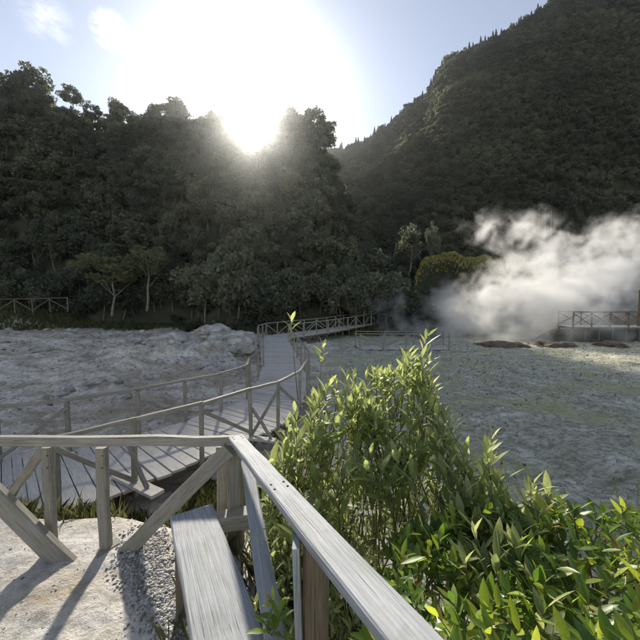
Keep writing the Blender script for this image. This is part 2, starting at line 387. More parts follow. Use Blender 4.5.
# positions of every hillside tree
cand = []
rr = random.Random(5)
def scatter(fn, u0, u1, n, s0, s1, D, size, kind_fn, minsep):
    cells = {}
    for _ in range(n):
        u = rr.uniform(u0, u1); s = rr.uniform(s0, s1)
        p = fn(u, s); c = (int(p[0]//minsep), int(p[1]//(minsep*.8)))
        if c in cells: continue
        cells[c] = 1
        k = kind_fn(u, s); sz = size*rr.uniform(.7, 1.35)*(.8 if k >= 4 else 1)
        cand.append([p, k, sz, rr.uniform(0, 6.28), u, s])
scatter(hill_pt, -200, 400, 9000, .01, 1.04, HILL_D, 1.85, lambda u, s: (4 + rr.randint(0, 1)) if (rr.random() < (.75 if 148 < u < 186 and s > .9 else .10)) else rr.randint(0, 3), 1.9)
scatter(mt_pt, 300, 800, 60000, .06, 1.02, MT_D, 1.2, lambda u, s: (4 + rr.randint(0, 1)) if rr.random() < (.6 if s > .9 else .35) else rr.randint(0, 3), 1.35)
# a line of taller crowns on the crest
for (u, py, rad, k) in [(4, 82, 3.4, 0), (14, 84, 3, 2), (30, 76, 4.4, 1), (44, 92, 3., 2), (72, 90, 2.6, 3), (92, 108, 2.2, 0), (120, 106, 3., 1), (178, 104, 3.0, 3), (214, 114, 2.6, 2), (280, 116, 3.0, 0), (290, 110, 3.2, 1), (312, 113, 4.0, 2),
                        (326, 128, 3.2, 3)] + [(152+i*3.9, 104+(i*7 % 5)*1.3, .9+.25*(i*3 % 4), (4, 1, 5, 2)[i % 4]) for i in range(9)]:
    p = aty(u, py, HILL_D-1); rad *= .75; cand.append([(p.x, p.y, p.z-rad*1.6), k, rad, rr.uniform(0, 6), u, -1])
for i in range(150):      # small pointed trees along the mountain crest
    u = 340+i*1.6+rr.uniform(-1, 1); p = mt_pt(u, .998); cand.append([(p[0], p[1], p[2]-.2), 4+i % 2 if rr.random() < .7 else rr.randint(0, 3), rr.choice([.8, 1.2, 1.6, 2.3])*rr.uniform(.85, 1.15), rr.uniform(0, 6), u, -2])
cand.sort(key=lambda c: (0 if c[5] == -1 else 1, c[0][1]/c[2]))
vis = [c for c in cand if -60 < c[4] < 700]
rest_u = [c for c in cand if not (-60 < c[4] < 700)]
singles, rest = vis[:285], vis[285:]+rest_u
for c in rest: pass
protos = {}
def make_tree(c, label, cat='tree', group=None, name='broadleaf_tree'):
    p, k, sz, rz = c[0], c[1], c[2], c[3]
    o = empty(name, p, label, cat, group); o.rotation_euler = (0, 0, rz); 
    t = bpy.data.objects.new('trunk', trunkm[k % 3]); COL.objects.link(t); t.parent = o; t.scale = (sz*1.5,)*3
    cr = bpy.data.objects.new('crown', (broad+conif)[k]); COL.objects.link(cr); cr.parent = o
    cr.location = (0, 0, sz*(1.15 if k < 4 else .95)); cr.scale = (sz, sz*rr.uniform(.85, 1.1), sz*(rr.uniform(.85, 1.15) if k < 4 else 1.15))
    if k not in protos: protos[k] = cr
    return o
for c in singles:
    hill_side = c[0][1] < 80 and c[4] < 420
    zone = ('on the crest of the left wooded hill, right against the sky' if c[5] == -1 or c[5] > .93 else
            'on the lower slope of the left wooded hill' if c[5] < .3 and c[4] < 215 else
            'low on the hill straight behind the boardwalk bend' if c[5] < .3 else
            'halfway up the left wooded hill, left of the sun' if c[4] < 215 else 'on the dark slope directly below the sun')
    if c[0][1] > 80 or c[4] > 400: zone = 'on the slope of the steep right-hand mountain'
    if c[1] >= 4: make_tree(c, 'dark pointed conifer '+zone, 'tree', 'conifers '+zone, 'conifer_tree')
    else: make_tree(c, 'dark round-crowned tree '+zone, 'tree', 'broadleaved trees '+zone, 'broadleaf_tree')

def gn_scatter(name, items, protos, label, zoff):
    """items: (pos, kind, size, rz); one object, instances of real crowns"""
    V = [(p[0][0], p[0][1], p[0][2]+p[2]*zoff) for p in items]
    me = bpy.data.meshes.new(name); me.from_pydata(V, [], [])
    for an, vals in (('k', [p[1] for p in items]),):
        a = me.attributes.new(an, 'INT', 'POINT'); a.data.foreach_set('value', vals)
    a = me.attributes.new('s', 'FLOAT', 'POINT'); a.data.foreach_set('value', [p[2] for p in items])
    a = me.attributes.new('r', 'FLOAT', 'POINT'); a.data.foreach_set('value', [p[3] for p in items])
    o = link(name, me); tag(o, label, None, None, 'stuff')
    ng = bpy.data.node_groups.new(name, 'GeometryNodeTree')
    ng.interface.new_socket('Geometry', in_out='INPUT', socket_type='NodeSocketGeometry')
    ng.interface.new_socket('Geometry', in_out='OUTPUT', socket_type='NodeSocketGeometry')
    gi = ng.nodes.new('NodeGroupInput'); go = ng.nodes.new('NodeGroupOutput'); jn = ng.nodes.new('GeometryNodeJoinGeometry')
    def attr(nm, ty):
        n = ng.nodes.new('GeometryNodeInputNamedAttribute'); n.data_type = ty; n.inputs[0].default_value = nm
        return [s for s in n.outputs if s.enabled][0]
    ka, sa, ra = attr('k', 'INT'), attr('s', 'FLOAT'), attr('r', 'FLOAT')
    cx = ng.nodes.new('ShaderNodeCombineXYZ'); L(ng, ra, cx.inputs[2])
    for k, po in protos.items():
        cmp = ng.nodes.new('FunctionNodeCompare'); cmp.data_type = 'INT'; cmp.operation = 'EQUAL'
        ins = [s for s in cmp.inputs if s.enabled]; L(ng, ka, ins[0]); ins[1].default_value = k
        oi = ng.nodes.new('GeometryNodeObjectInfo'); oi.inputs[0].default_value = po; oi.inputs['As Instance'].default_value = True
        ip = ng.nodes.new('GeometryNodeInstanceOnPoints')
        L(ng, gi.outputs[0], ip.inputs['Points']); L(ng, cmp.outputs[0], ip.inputs['Selection']); L(ng, oi.outputs['Geometry'], ip.inputs['Instance'])
        L(ng, cx.outputs[0], ip.inputs['Rotation']); L(ng, sa, ip.inputs['Scale']); L(ng, ip.outputs[0], jn.inputs[0])
    L(ng, jn.outputs[0], go.inputs[0]); md = o.modifiers.new('scatter', 'NODES'); md.node_group = ng
    return o
gn_scatter('forest', rest, protos, 'dense dark wood covering the hillside and mountain behind the steam field', .75)

# ------------------------------------------------------------ trees and shrubs at the wood's edge
gz = ground_z
def edge_tree(px, py_base, Y, h_px, w_px, k, label, pale=False, name='small_tree', trunk_frac=.45, lean=0):
    b_ = aty(px, py_base, Y); h = h_px/320*Y; wd = w_px/320*Y
    base = Vector((b_.x, b_.y, b_.z))
    o = empty(name, base, label, 'tree')
    tp = trunk_paths(h*.8, max(.05, h*.022), int(px), 6, .9)
    link('trunk', tube_mesh('trunk', tp, 7, M['pale_bark' if pale else 'bark']), o, Matrix.Translation(base))
    me = crown_broad(int(px)+k, 2200, 1, 1, 24, .07)
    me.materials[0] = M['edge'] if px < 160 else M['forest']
    cr = link('crown', me, o, Matrix.Translation(base)); cr.location = (lean, 0, h*(trunk_frac+(1-trunk_frac)/2)); cr.scale = (wd/2, wd/2.2, h*(1-trunk_frac)/2*1.1)
    return o
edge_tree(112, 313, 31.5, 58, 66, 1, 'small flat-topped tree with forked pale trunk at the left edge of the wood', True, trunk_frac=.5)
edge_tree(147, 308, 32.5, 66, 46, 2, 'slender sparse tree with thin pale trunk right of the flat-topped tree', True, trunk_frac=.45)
edge_tree(205, 320, 29, 62, 60, 3, 'rounded tree at the wood edge left of the walkway bend', trunk_frac=.2)
edge_tree(408, 275, 42, 52, 34, 1, 'bare-topped dark tree left of the small tapering tree', trunk_frac=.2)
t_ = edge_tree(433, 262, 44, 40, 15, 2, 'small tapering tree standing on the sunlit terrace', trunk_frac=.1)
lab = ['dark shrub at the foot of the wood behind the walkway', 'shrubs at the foot of the wood']
sh = [(Y, u) for u, Y in [(225, 29), (243, 30), (262, 31), (282, 30), (300, 33), (318, 34), (338, 36), (352, 34), (372, 35), (392, 34), (408, 33), (236, 36), (270, 37), (310, 40), (345, 42), (380, 41),  (182, 38), (165, 41), (130, 42), (90, 41), (66, 40), (40, 41), (15, 40), (198, 34), (214, 31)]]
sh += [(27, 428), (28, 440), (30, 452), (31, 425), (29, 462), (33, 445)]
for i, (Y, u) in enumerate(sh):
    x = (u-320)/320*Y; rad = rr.uniform(1.1, 1.9)
    Y *= .9; x *= .9; c = [(x, Y, gz(x, Y, False)-.4), i % 4, rad, rr.uniform(0, 6)]
    zn = 'left of the boardwalk bend' if u < 250 else 'straight behind the boardwalk bend' if u < 345 else 'behind the distant walkway railing'; o = empty('shrub', c[0], 'dark shrub at the foot of the wood, '+zn, 'shrub', 'shrubs at the foot of the wood, '+zn); o.rotation_euler = (0, 0, c[3])
    cr = bpy.data.objects.new('crown', broad[i % 4]); COL.objects.link(cr); cr.parent = o; cr.location = (0, 0, rad*.65); cr.scale = (rad*1.25, rad, rad*.85)
    t = bpy.data.objects.new('trunk', trunkm[i % 3]); COL.objects.link(t); t.parent = o; t.scale = (rad*.8,)*3
# sunlit terrace right of centre
V = []; nt_, ns_ = 60, 14
for j in range(ns_):
    for i in range(nt_):
        u = 415 + 200*i/(nt_-1); s = j/(ns_-1)
        Yt = 41 + 3*math.sin(i*.3)*.4 + (8*max(0, s-.35) if s > .35 else 3.5*s)
        zt = np.interp(u, [415, 424, 440, 470, 500, 540, 615], [6.3, 8.6, 9.3, 8.3, 8.5, 7.9, 6.5])+.7*fnoise(u*.09, 2., 1., 3)
        z = zt*min(1, s/.45)**.7 if s < .45 else zt + (s-.45)*1.2
        V.append(((u-320)/320*Yt, Yt, z-.3+.25*fnoise(i*.4, j*.4, 1., 3)))
tag(link('terrace_bank', np_mesh('terrace_bank', V, grid_faces(ns_, nt_), True), mat=M['floor']), kind='structure')
def tufts(name, pts, h, n_blade, material, label, rg, wid=.02):
    V = []; F = []; T = []
    pts = np.asarray(pts); m_ = len(pts)*n_blade
    base = np.repeat(pts, n_blade, 0) + np.c_[rg.normal(0, h*.25, (m_, 2)), np.zeros(m_)]
    hh = h*rg.uniform(.5, 1.2, m_); an = rg.uniform(0, 6.28, m_); ln = rg.uniform(.15, .7, m_)*hh
    d = np.stack([np.cos(an), np.sin(an), np.zeros(m_)], 1); sd = np.stack([-np.sin(an), np.cos(an), np.zeros(m_)], 1)*wid
    up = np.zeros((m_, 3)); up[:, 2] = 1
    p0 = base-sd; p1 = base+sd; mid = base+d*(ln*.35)[:, None]+up*(hh*.6)[:, None]; tip = base+d*ln[:, None]+up*hh[:, None]
    V = np.stack([p0, p1, mid+sd*.7, tip, mid-sd*.7], 1).reshape(-1, 3); F = np.arange(5*m_).reshape(-1, 5)
    me = np_mesh(name, V, F); tinted(me, rg.uniform(0, 1, m_), True); me.materials.append(material)
    return tag(link(name, me), label, None, None, 'stuff')
tv = np.array(V).reshape(ns_, nt_, 3); pts = []
for _ in range(4200):
    j = random.uniform(4.6, ns_-1.01); i = random.uniform(0, nt_-1.01); a = tv[int(j), int(i)]; b2 = tv[int(j)+1, int(i)+1]
    f = random.random(); pts.append(a*(1-f)+b2*f)
tufts('terrace_grass', pts, .34, 12, M['yellow'], 'yellow-green sunlit growth on the terrace above the steam', rng, .05)
for i, (px, Y) in enumerate([(537, 47), (543, 47.5), (549, 48)]):
    b_ = aty(px, 262, Y-2); o = empty('slender_tree', b_, ['leftmost thin pale trunk standing in the steam above the terrace', 'middle thin pale trunk standing in the steam above the terrace', 'rightmost thin pale trunk standing in the steam above the terrace'][i], 'tree')
    link('trunk', tube_mesh('trunk', [[(Vector((0, 0, -.5)), .12), (Vector((.1, 0, 3)), .1), (Vector((0.05, 0, 7.5)), .06)]], 7, M['pale_bark']), o, Matrix.Translation(b_))
    cr = link('crown', crown_broad(70+i, 500, 1, .6, 8, .1), o, Matrix.Translation(b_)); cr.location = (0, 0, 7.4); cr.scale = (1, 1, .8)

for i, (u, Y, rad, dz_) in enumerate([(422, 39, 2.0, 2.6), (432, 37.5, 2.3, 2.2), (446, 38, 2.5, 2.6), (460, 37, 2.2, 2.4), (474, 38, 2.3, 2.4), (490, 37, 2.4, 2.2), (507, 38, 2.3, 2.4), (525, 37.5, 2.3, 2.2)]):
    x = (u-320)/320*Y; o = empty('shrub', (x, Y, dz_-.6), 'dark shrub on the slope just below the sunlit yellow-green terrace', 'shrub', 'shrubs below the sunlit terrace'); o.rotation_euler = (0, 0, i*1.7)
    cr = bpy.data.objects.new('crown', broad[(i+1) % 4]); COL.objects.link(cr); cr.parent = o; cr.location = (0, 0, rad*.75); cr.scale = (rad, rad*.9, rad*.8)
    t = bpy.data.objects.new('trunk', trunkm[i % 3]); COL.objects.link(t); t.parent = o; t.scale = (rad*.8,)*3
# grass and low growth
pts = []
while len(pts) < 5000:
    u = random.uniform(-40, 420); y = random.uniform(25, 38); F0 = np.interp(u, [0, 60, 190, 230, 400], [30, 33, 33, 26, 26])
    if y < F0-.5: continue
    x = (u-320)/320*y; pts.append((x, y, gz(x, y)-.03))
tufts('bank_grass', pts, .5, 6, M['grass'], 'low rough growth along the foot of the wood', rng, .035)
pts = []
while len(pts) < 1500:
    x = random.uniform(-4.5, .2); y = random.uniform(2.55, 4.6)
    if fnoise(x, y, 1.2, 3, 5) < .02: continue
    if abs(x-np.interp(y, PY, PX)) < 1.0 and y > 3.3: continue
    pts.append((x, y, gz(x, y)-.01))
tufts('edge_grass', pts, .16, 5, M['grass'], 'short grass along the broken bank beside the walkway', rng, .004)
pts = []
while len(pts) < 900:
    x = random.uniform(1, 24); y = random.uniform(4, 22)
    if fnoise(x, y, .35, 3, 15) < .06: continue
    pts.append((x, y, gz(x, y)-.01))
tufts('flat_grass', pts, .07, 4, M['grass'], 'sparse tufts over the grey flat', rng, .008)

# ------------------------------------------------------------ stones and rocks
ico = bmesh.new(); bmesh.ops.create_icosphere(ico, subdivisions=1, radius=1)
icoV = np.array([v.co[:] for v in ico.verts]); icoF = np.array([[v.index for v in f.verts] for f in ico.faces]); ico.free()
def stones(name, pts, sizes, label, rg):
    n = len(pts); nv = len(icoV)
    J = icoV[None]*(1+rg.uniform(-.28, .28, (n, nv, 1)))*np.stack([rg.uniform(.8, 1.4, n), rg.uniform(.7, 1.2, n), rg.uniform(.4, .8, n)], 1)[:, None]
    a = rg.uniform(0, 6.28, n); ca, sa = np.cos(a)[:, None], np.sin(a)[:, None]
    X = J[..., 0]*ca-J[..., 1]*sa; Y = J[..., 0]*sa+J[..., 1]*ca
    J = np.stack([X, Y, J[..., 2]], -1)*np.asarray(sizes)[:, None, None] + np.asarray(pts)[:, None]
    F = (icoF[None]+(np.arange(n)*nv)[:, None, None]).reshape(-1, 3)
    me = np_mesh(name, J.reshape(-1, 3), F); tinted(me, np.repeat(rg.uniform(0, 1, n), len(icoF)), True); me.materials.append(M['stone'])
    return tag(link(name, me), label, None, None, 'stuff')
pts, sz = [], []
for _ in range(5000):
    u = random.uniform(-30, 330); y = 6*math.exp(random.uniform(0, 1.75)); x = (u-320)/320*y
    if abs(x-np.interp(y, PY, PX)) < 1.0: continue
    pts.append((x, y, gz(x, y))); sz.append(y*.0022*random.uniform(.4, 1.6)*(3 if random.random() < .05 else 1))
for _ in range(7000):
    u = random.uniform(330, 680); y = 4*math.exp(random.uniform(0, 1.75)); x = (u-320)/320*y
    pts.append((x, y, gz(x, y))); sz.append(y*.0017*random.uniform(.4, 1.6))
stones('rubble', pts, sz, 'grey and whitish rubble strewn over the fumarole field', rng)
pts, sz = [], []
for _ in range(3600):
    c = random.choice([(153, 552, 12, 16), (160, 590, 14, 22), (140, 560, 14, 14), (172, 620, 10, 20)])
    p = atz(random.gauss(c[0], c[2]), random.gauss(c[1], c[3]), 1.0)
    if p.y > 3.2 or p.y < .6: continue
    pts.append((p.x, p.y, gz(p.x, p.y)+.002)); sz.append(.003+.009*random.random()**2.2)
for _ in range(1500):
    x = random.uniform(-2.6, .3); y = random.uniform(.8, 3.4); pts.append((x, y, gz(x, y))); sz.append(random.choice([.003, .004, .005, .009])*random.uniform(.6, 1.3))
stones('gravel', pts, sz, 'loose grey gravel on the pale crusted soil below the railing', rng)
def rock_mesh(seed, sub=3):
    bm = bmesh.new(); bmesh.ops.create_icosphere(bm, subdivisions=sub, radius=1)
    for v in bm.verts:
        n = noise.fractal(v.co*1.3+Vector((seed*3.1, 0, 0)), .8, 2, 4); v.co *= 1+.42*n
        v.co.z *= .7
    me = bpy.data.meshes.new('rock'); bm.to_mesh(me); bm.free(); me.materials.append(M['rock']); return me
rocks = [rock_mesh(i) for i in range(5)]
for i, (px, py, r) in enumerate([(178, 342, .7), (196, 347, .8), (213, 340, .9), (228, 344, .9), (240, 350, .8), (222, 356, .55), (236, 362, .45), (205, 362, .4), (187, 360, .35), (160, 352, .5), (245, 341, .8), (60, 385, .3), (95, 378, .26), (122, 392, .22), (150, 372, .3), (30, 395, .2), (85, 352, .5), (40, 345, .5), (130, 340, .6)]):
    p = atz(px, py+6, .15); o = link('rock', rocks[i % 5]); o.location = (p.x, p.y, gz(p.x, p.y)+r*.1); o.scale = (r*1.2, r, r*.8); o.rotation_euler = (0, 0, i*1.3)
    nth = ['first', 'second', 'third', 'fourth', 'fifth', 'sixth', 'seventh', 'eighth', 'ninth', 'tenth', 'eleventh']
    bank = sorted([160, 178, 187, 196, 205, 213, 222, 228, 236, 240, 245]); out_ = sorted([60, 95, 122, 150, 30, 85, 40, 130])
    tag(o, ('rough grey boulder in the rocky bank left of the walkway, %s from the left' % nth[bank.index(px)]) if px in bank else ('low weathered rock out on the pale field, %s from the left' % nth[out_.index(px)]), 'rock', 'boulders in the rocky bank' if px in bank else 'rocks out on the pale field')
mudm = M['rock'].copy(); mudm.name = 'brown_mud'; rp = [n for n in mudm.node_tree.nodes if n.type == 'VALTORGB'][0]
for e, c_ in zip(rp.color_ramp.elements, [(.05, .035, .02), (.11, .08, .05), (.17, .12, .08), (.22, .17, .10)]): e.color = (*c_, 1)
for i, (px, lb) in enumerate([(505, 'low mud mound at the foot of the steam, the left one'), (555, 'low mud mound right of the first, below the steam'), (612, 'small mound below the right-hand elevated walkway')]):
    p = atz(px, 346, .0); mm = rocks[(i+2) % 5].copy(); mm.materials[0] = mudm; o = link('mud_mound', mm); o.location = (p.x, p.y, 0.0); o.scale = ((1.5, 1.2, .9)[i], .9, .42); tag(o, lb, 'mound')

# ------------------------------------------------------------ timber
def board(name, parent, p0, p1, wid, thk, m, up=Vector((0, 0, 1)), seg=4, jit=.003, shared=None):
    """wid across, thk along 'up'; a chamfered, slightly uneven board"""
    p0, p1 = Vector(p0), Vector(p1); d = p1-p0; Ln = d.length; x = d.normalized()
    y = up.cross(x)
    if y.length < 1e-3: y = Vector((0, 1, 0)).cross(x)
    y.normalize(); z = x.cross(y)
    c = min(wid, thk)*.14; a, b_ = wid/2, thk/2
    sec = [(-a+c, -b_), (a-c, -b_), (a, -b_+c), (a, b_-c), (a-c, b_), (-a+c, b_), (-a, b_-c), (-a, -b_+c)]
    V, F = [], []
    for i in range(seg+1):
        ox, oy, tw = random.gauss(0, jit), random.gauss(0, jit), random.gauss(0, jit*2)
        for (u, v) in sec: V.append((-Ln/2+Ln*i/seg, u+ox-tw*v+random.gauss(0, jit*.3), v+oy+tw*u+random.gauss(0, jit*.3)))
    for i in range(seg):
        for k in range(8):
            A = i*8+k; B = i*8+(k+1) % 8; F.append((A, B, B+8, A+8))
    me = bpy.data.meshes.new(name); F.append(tuple(range(7, -1, -1))); F.append(tuple(range(seg*8, seg*8+8)))
    me.from_pydata(V, [], F); me.materials.append(m)
    mw = Matrix(((x.x, y.x, z.x, 0), (x.y, y.y, z.y, 0), (x.z, y.z, z.z, 0), (0, 0, 0, 1))); mw.translation = (p0+p1)/2
    return link(name, me, parent, mw)
def resample(pts, n):
    P = np.array(pts, float); s = np.r_[0, np.cumsum(np.linalg.norm(np.diff(P[:, :2], axis=0), axis=1))]
    q = np.linspace(0, s[-1], n); return np.stack([np.interp(q, s, P[:, i]) for i in range(3)], 1), s[-1]
def deck(name, label, Lp, Rp, pw, m, group=None):
    mid0 = [tuple((np.array(a)+np.array(b_))/2) for a, b_ in zip(Lp, Rp)]
    _, ln = resample(mid0, 10); n = max(2, int(ln/pw))
    # arc-length along the centre drives both edges
    def rs(P):
        s = [0]
        for a, b_ in zip(mid0[:-1], mid0[1:]): s.append(s[-1]+math.dist(a[:2], b_[:2]))
        q = np.linspace(0, s[-1], n+1); return np.stack([np.interp(q, s, [p[i] for p in P]) for i in range(3)], 1)
    A, B = rs(Lp), rs(Rp)
    root = empty(name, tuple((A[0]+B[0])/2), label, 'walkway', group)
    for i in range(n):
        g = .035; e = random.uniform(-.03, .05); e2 = random.uniform(-.03, .05)
        a0, a1, b0, b1 = [Vector(v) for v in (A[i]*(1-g)+A[i+1]*g, A[i]*g+A[i+1]*(1-g), B[i]*(1-g)+B[i+1]*g, B[i]*g+B[i+1]*(1-g))]
        ctr = (a0+a1+b0+b1)/4; x = ((b0+b1)-(a0+a1)).normalized(); y = Vector((0, 0, 1)).cross(x).normalized(); z = x.cross(y)
        mw = Matrix(((x.x, y.x, z.x, 0), (x.y, y.y, z.y, 0), (x.z, y.z, z.z, 0), (0, 0, 0, 1))); mw.translation = ctr + Vector((0, 0, random.uniform(-.005, .005)))
        inv = mw.inverted(); tl = random.gauss(0, .006)
        T = []
        for q, ee in ((a0, -e), (b0, e2), (b1, e2), (a1, -e)):
            v = inv @ q; v.x += ee; v.z = tl*(1 if q in (a0, b0) else -1); T.append(v)
        V = [(v.x, v.y, v.z-.036) for v in T] + [(v.x, v.y, v.z-.004) for v in T] + [(v.x*.997, v.y*.94, v.z) for v in T]
        F = [(3, 2, 1, 0), (8, 9, 10, 11)]
        for o_ in (0, 4):
            for k in range(4): F.append((o_+k, o_+(k+1) % 4, o_+4+(k+1) % 4, o_+4+k))
        me = bpy.data.meshes.new('plank'); me.from_pydata(V, [], F); me.materials.append(m); link('plank', me, root, mw)
    for P, Q in ((A, B), (B, A)):
        k = max(1, n//14); idx = list(range(0, n, k))+[n]
        for i, j in zip(idx[:-1], idx[1:]):
            a = Vector(P[i]*.93+Q[i]*.07); b_ = Vector(P[j]*.93+Q[j]*.07); a.z -= .10; b_.z -= .10
            board('beam', root, a, b_, .07, .12, M['brown'], seg=2)
            zg = gz(a.x, a.y) - .2
            if zg < a.z-.1: board('foot_post', root, (a.x, a.y, zg), (a.x, a.y, a.z-.065), .09, .09, M['brown'], seg=1)
    return root
DZ = .4
RAILH = .82
def P_(px, py, z=DZ): return tuple(atz(px, py, z))
Redge = [P_(-90, 505), P_(0, 508), P_(56, 515), P_(122, 491), P_(213, 455), P_(254, 437), P_(278, 427), P_(300, 409), (-.33, 9.5, DZ), (-.65, 11.6, DZ), (-1.24, 15.3, DZ), (-1.9, 19.5, DZ), (-1.95, 20.8, DZ)]
Ledge = [P_(-90, 452), P_(0, 455), P_(40, 458), P_(90, 446), P_(160, 429), P_(186, 421), P_(219, 410), P_(247, 398), (-1.87, 9.6, DZ), (-2.07, 11.5, DZ), (-2.9, 15.5, DZ), (-3.75, 20.0, DZ), (-3.7, 22.6, DZ)]
deck('boardwalk', 'weathered grey plank boardwalk curving away across the fumarole field', Ledge, Redge, .185, M['deck'])
def railing(name, label, base, h, posts_every=None, diag=(), out=1, rail_w=.055, post_w=.06, mid=None, postm='rail', group=None, diag_all=False, xbrace=False):
    root = empty(name, base[0], label, 'railing', group)
    pts = [Vector(b_) for b_ in base]
    if posts_every:
        P, ln = resample(pts, 2); P, ln = resample(pts, max(2, int(round(ln/posts_every))+1)); pts = [Vector(p) for p in P]
    upv = Vector((0, 0, 1))
    tops = []
    for p in pts:
        lean = Vector((random.gauss(0, .012), random.gauss(0, .012), 0))
        b_ = p - Vector((0, 0, .16)); tt = p + Vector((0, 0, h+random.gauss(0, .008)))+lean
        board('post', root, b_, tt-Vector((0, 0, .01)), post_w, post_w, M[postm], up=Vector((0, 1, 0)), seg=2); tops.append(tt)
    for a, b_ in zip(tops[:-1], tops[1:]):
        d = (b_-a).normalized()
        board('handrail', root, a-d*.02+Vector((0, 0, .018)), b_+d*.02+Vector((0, 0, .018+random.gauss(0, .003))), rail_w, rail_w*.75, M[postm], seg=3)
        if mid: board('mid_rail', root, a-Vector((0, 0, h*mid)), b_-Vector((0, 0, h*mid)), rail_w*.6, rail_w, M[postm], seg=2)
    for i in range(len(pts)-1):
        a, b_ = pts[i], pts[i+1]; d = (b_-a); nrm_ = Vector((d.y, -d.x, 0)).normalized()*out*.05
        if xbrace or diag_all or i in diag:
            rev = (i % 2 == 1) if diag_all else (i in diag and diag[i] if isinstance(diag, dict) else False)
            q0, q1 = (a+upv*(h-.08), b_+upv*.05) if not rev else (a+upv*.05, b_+upv*(h-.08))
            board('brace', root, q0+nrm_, q1+nrm_, .055, .03, M[postm], up=nrm_.normalized(), seg=2)
        if xbrace:
            board('brace', root, a+upv*.05-nrm_, b_+upv*(h-.08)-nrm_, .055, .03, M[postm], up=nrm_.normalized(), seg=2)
    return root
random.seed(3)
Lr = [P_(-80, 458), P_(0, 462), P_(70, 451), P_(139, 435), P_(186, 422), P_(221, 411), P_(247, 399), (-1.9, 8.6, DZ), (-1.9, 9.8, DZ), (-2.05, 11.5, DZ), (-2.4, 13.4, DZ), (-2.9, 15.3, DZ), (-3.35, 17.2, DZ), (-3.75, 19.2, DZ)]
railing('walkway_railing', 'railing along the left edge of the boardwalk, facing the pale rocky field', Lr, .79, diag={1: True})
Rr = [P_(-70, 507), P_(57, 513), P_(135, 484), P_(202, 461), P_(251, 436), P_(278, 426), P_(300, 410), (-.33, 8.1, DZ), (-.33, 9.5, DZ), (-.5, 10.6, DZ), (-.7, 11.8, DZ), (-.97, 13.4, DZ), (-1.24, 15.3, DZ), (-1.55, 17.1, DZ), (-1.9, 19, DZ)]
rb = railing('walkway_railing', 'diagonally braced railing on the boardwalk edge nearest the leafy shrub', Rr, RAILH, diag={1: False, 3: False, 4: True, 5: False}, out=1, rail_w=.06)
# outrigger and strut at the second post, and one at the braced post
a = Vector(P_(117, 477)); b_ = Vector(P_(158, 497)); board('outrigger', rb, a+Vector((0, 0, .03)), b_+Vector((0, 0, .03)), .17, .04, M['deck'])
board('strut', rb, aty(129, 445, 3.95), Vector(P_(147, 492))+Vector((0, 0, .05)), .05, .04, M['rail'])
a = Vector(P_(250, 439)); b_ = Vector(P_(275, 442)); board('outrigger', rb, a+Vector((0, 0, .02)), b_+Vector((0, 0, .02)), .14, .04, M['deck'])
board('strut', rb, aty(252, 408, 5.5), Vector(P_(271, 441))+Vector((0, 0, .05)), .05, .04, M['rail'])
# far walkway climbing to the right beyond the bend
FR = [(-1.95, 20.8, .42), (1.2, 23.7, .62), (3.6, 26.6, .82), (6.2, 29.6, 1.0), (8.6, 31.5, 1.1)]
FL = [(-3.7, 22.6, .42), (.1, 25.4, .62), (2.5, 28.2, .82), (5.2, 31.0, 1.0), (7.8, 33.4, 1.1)]
deck('far_walkway', 'distant stretch of boardwalk climbing to the right below the dark wood', FL, FR, .3, M['deck'])
railing('far_railing', 'back railing of the distant walkway, running right along the foot of the wood', [(-3.85, 19.9, .42)]+FL, .85, 1.15, diag_all=True, rail_w=.07, post_w=.075)
railing('far_railing', 'front railing of the distant walkway, lower of the two seen beyond the bend', FR, .85, 1.15, diag_all=True, out=-1, rail_w=.07, post_w=.075)
# low viewing deck beside the small steam vent
V0 = [(2.3, 18.2, .08), (7.3, 18.0, .08)]; V1 = [(2.2, 19.7, .08), (7.6, 19.6, .08)]
deck('viewing_deck', 'low viewing deck at the edge of the grey flat beside the bluish steam', V1, V0, .25, M['deck'])
railing('viewing_deck_railing', 'front railing of the low viewing deck beside the bluish steam', [(2.3, 18.2, .08), (3.6, 18.15, .08), (4.9, 18.1, .08), (6.2, 18.05, .08), (7.3, 18.0, .08)], .85, diag={0: False, 1: True, 2: False, 3: True}, post_w=.07)
railing('viewing_deck_railing', 'back railing of the low viewing deck, nearer the wood', [(2.2, 19.7, .08), (4.0, 19.7, .08), (5.8, 19.65, .08), (7.6, 19.6, .08)], .85, diag_all=True, post_w=.07)
# elevated walkway at the right edge
E0 = [(17.6, 22.2, 1.05), (21, 22.0, 1.05), (25, 22.0, 1.05), (31, 22.2, 1.05)]; E1 = [(17.9, 24.0, 1.05), (21.3, 23.8, 1.05), (25.3, 23.8, 1.05), (31, 24.0, 1.05)]
deck('raised_walkway', 'raised walkway on a dark bank at the right edge behind the steam', E1, E0, .3, M['deck'])
railing('raised_railing', 'cross-braced front railing of the raised walkway at the right edge', E0, 1.0, 1.2, xbrace=True, rail_w=.08, post_w=.08, postm='brown')
railing('raised_railing', 'back railing of the raised walkway at the right edge', E1, 1.0, 1.6, xbrace=True, rail_w=.08, post_w=.08, postm='brown')
m_ = empty('post_pole', aty(638, 328, 22.6), 'tall dark pole standing at the raised walkway by the right border', 'pole')
b_ = aty(638, 328, 22.6); link('shaft', tube_mesh('shaft', [[(Vector((0, 0, -1)), .09), (Vector((0, 0, 1.2)), .085), (Vector((0, 0, 2.55)), .08), (Vector((0, 0, 2.6)), .05)]], 10, M['brown']), m_, Matrix.Translation(b_))
link('cap', tube_mesh('cap', [[(Vector((0, 0, 2.58)), .11), (Vector((0, 0, 2.66)), .11), (Vector((0, 0, 2.7)), .02)]], 10, M['brown']), m_, Matrix.Translation(b_))
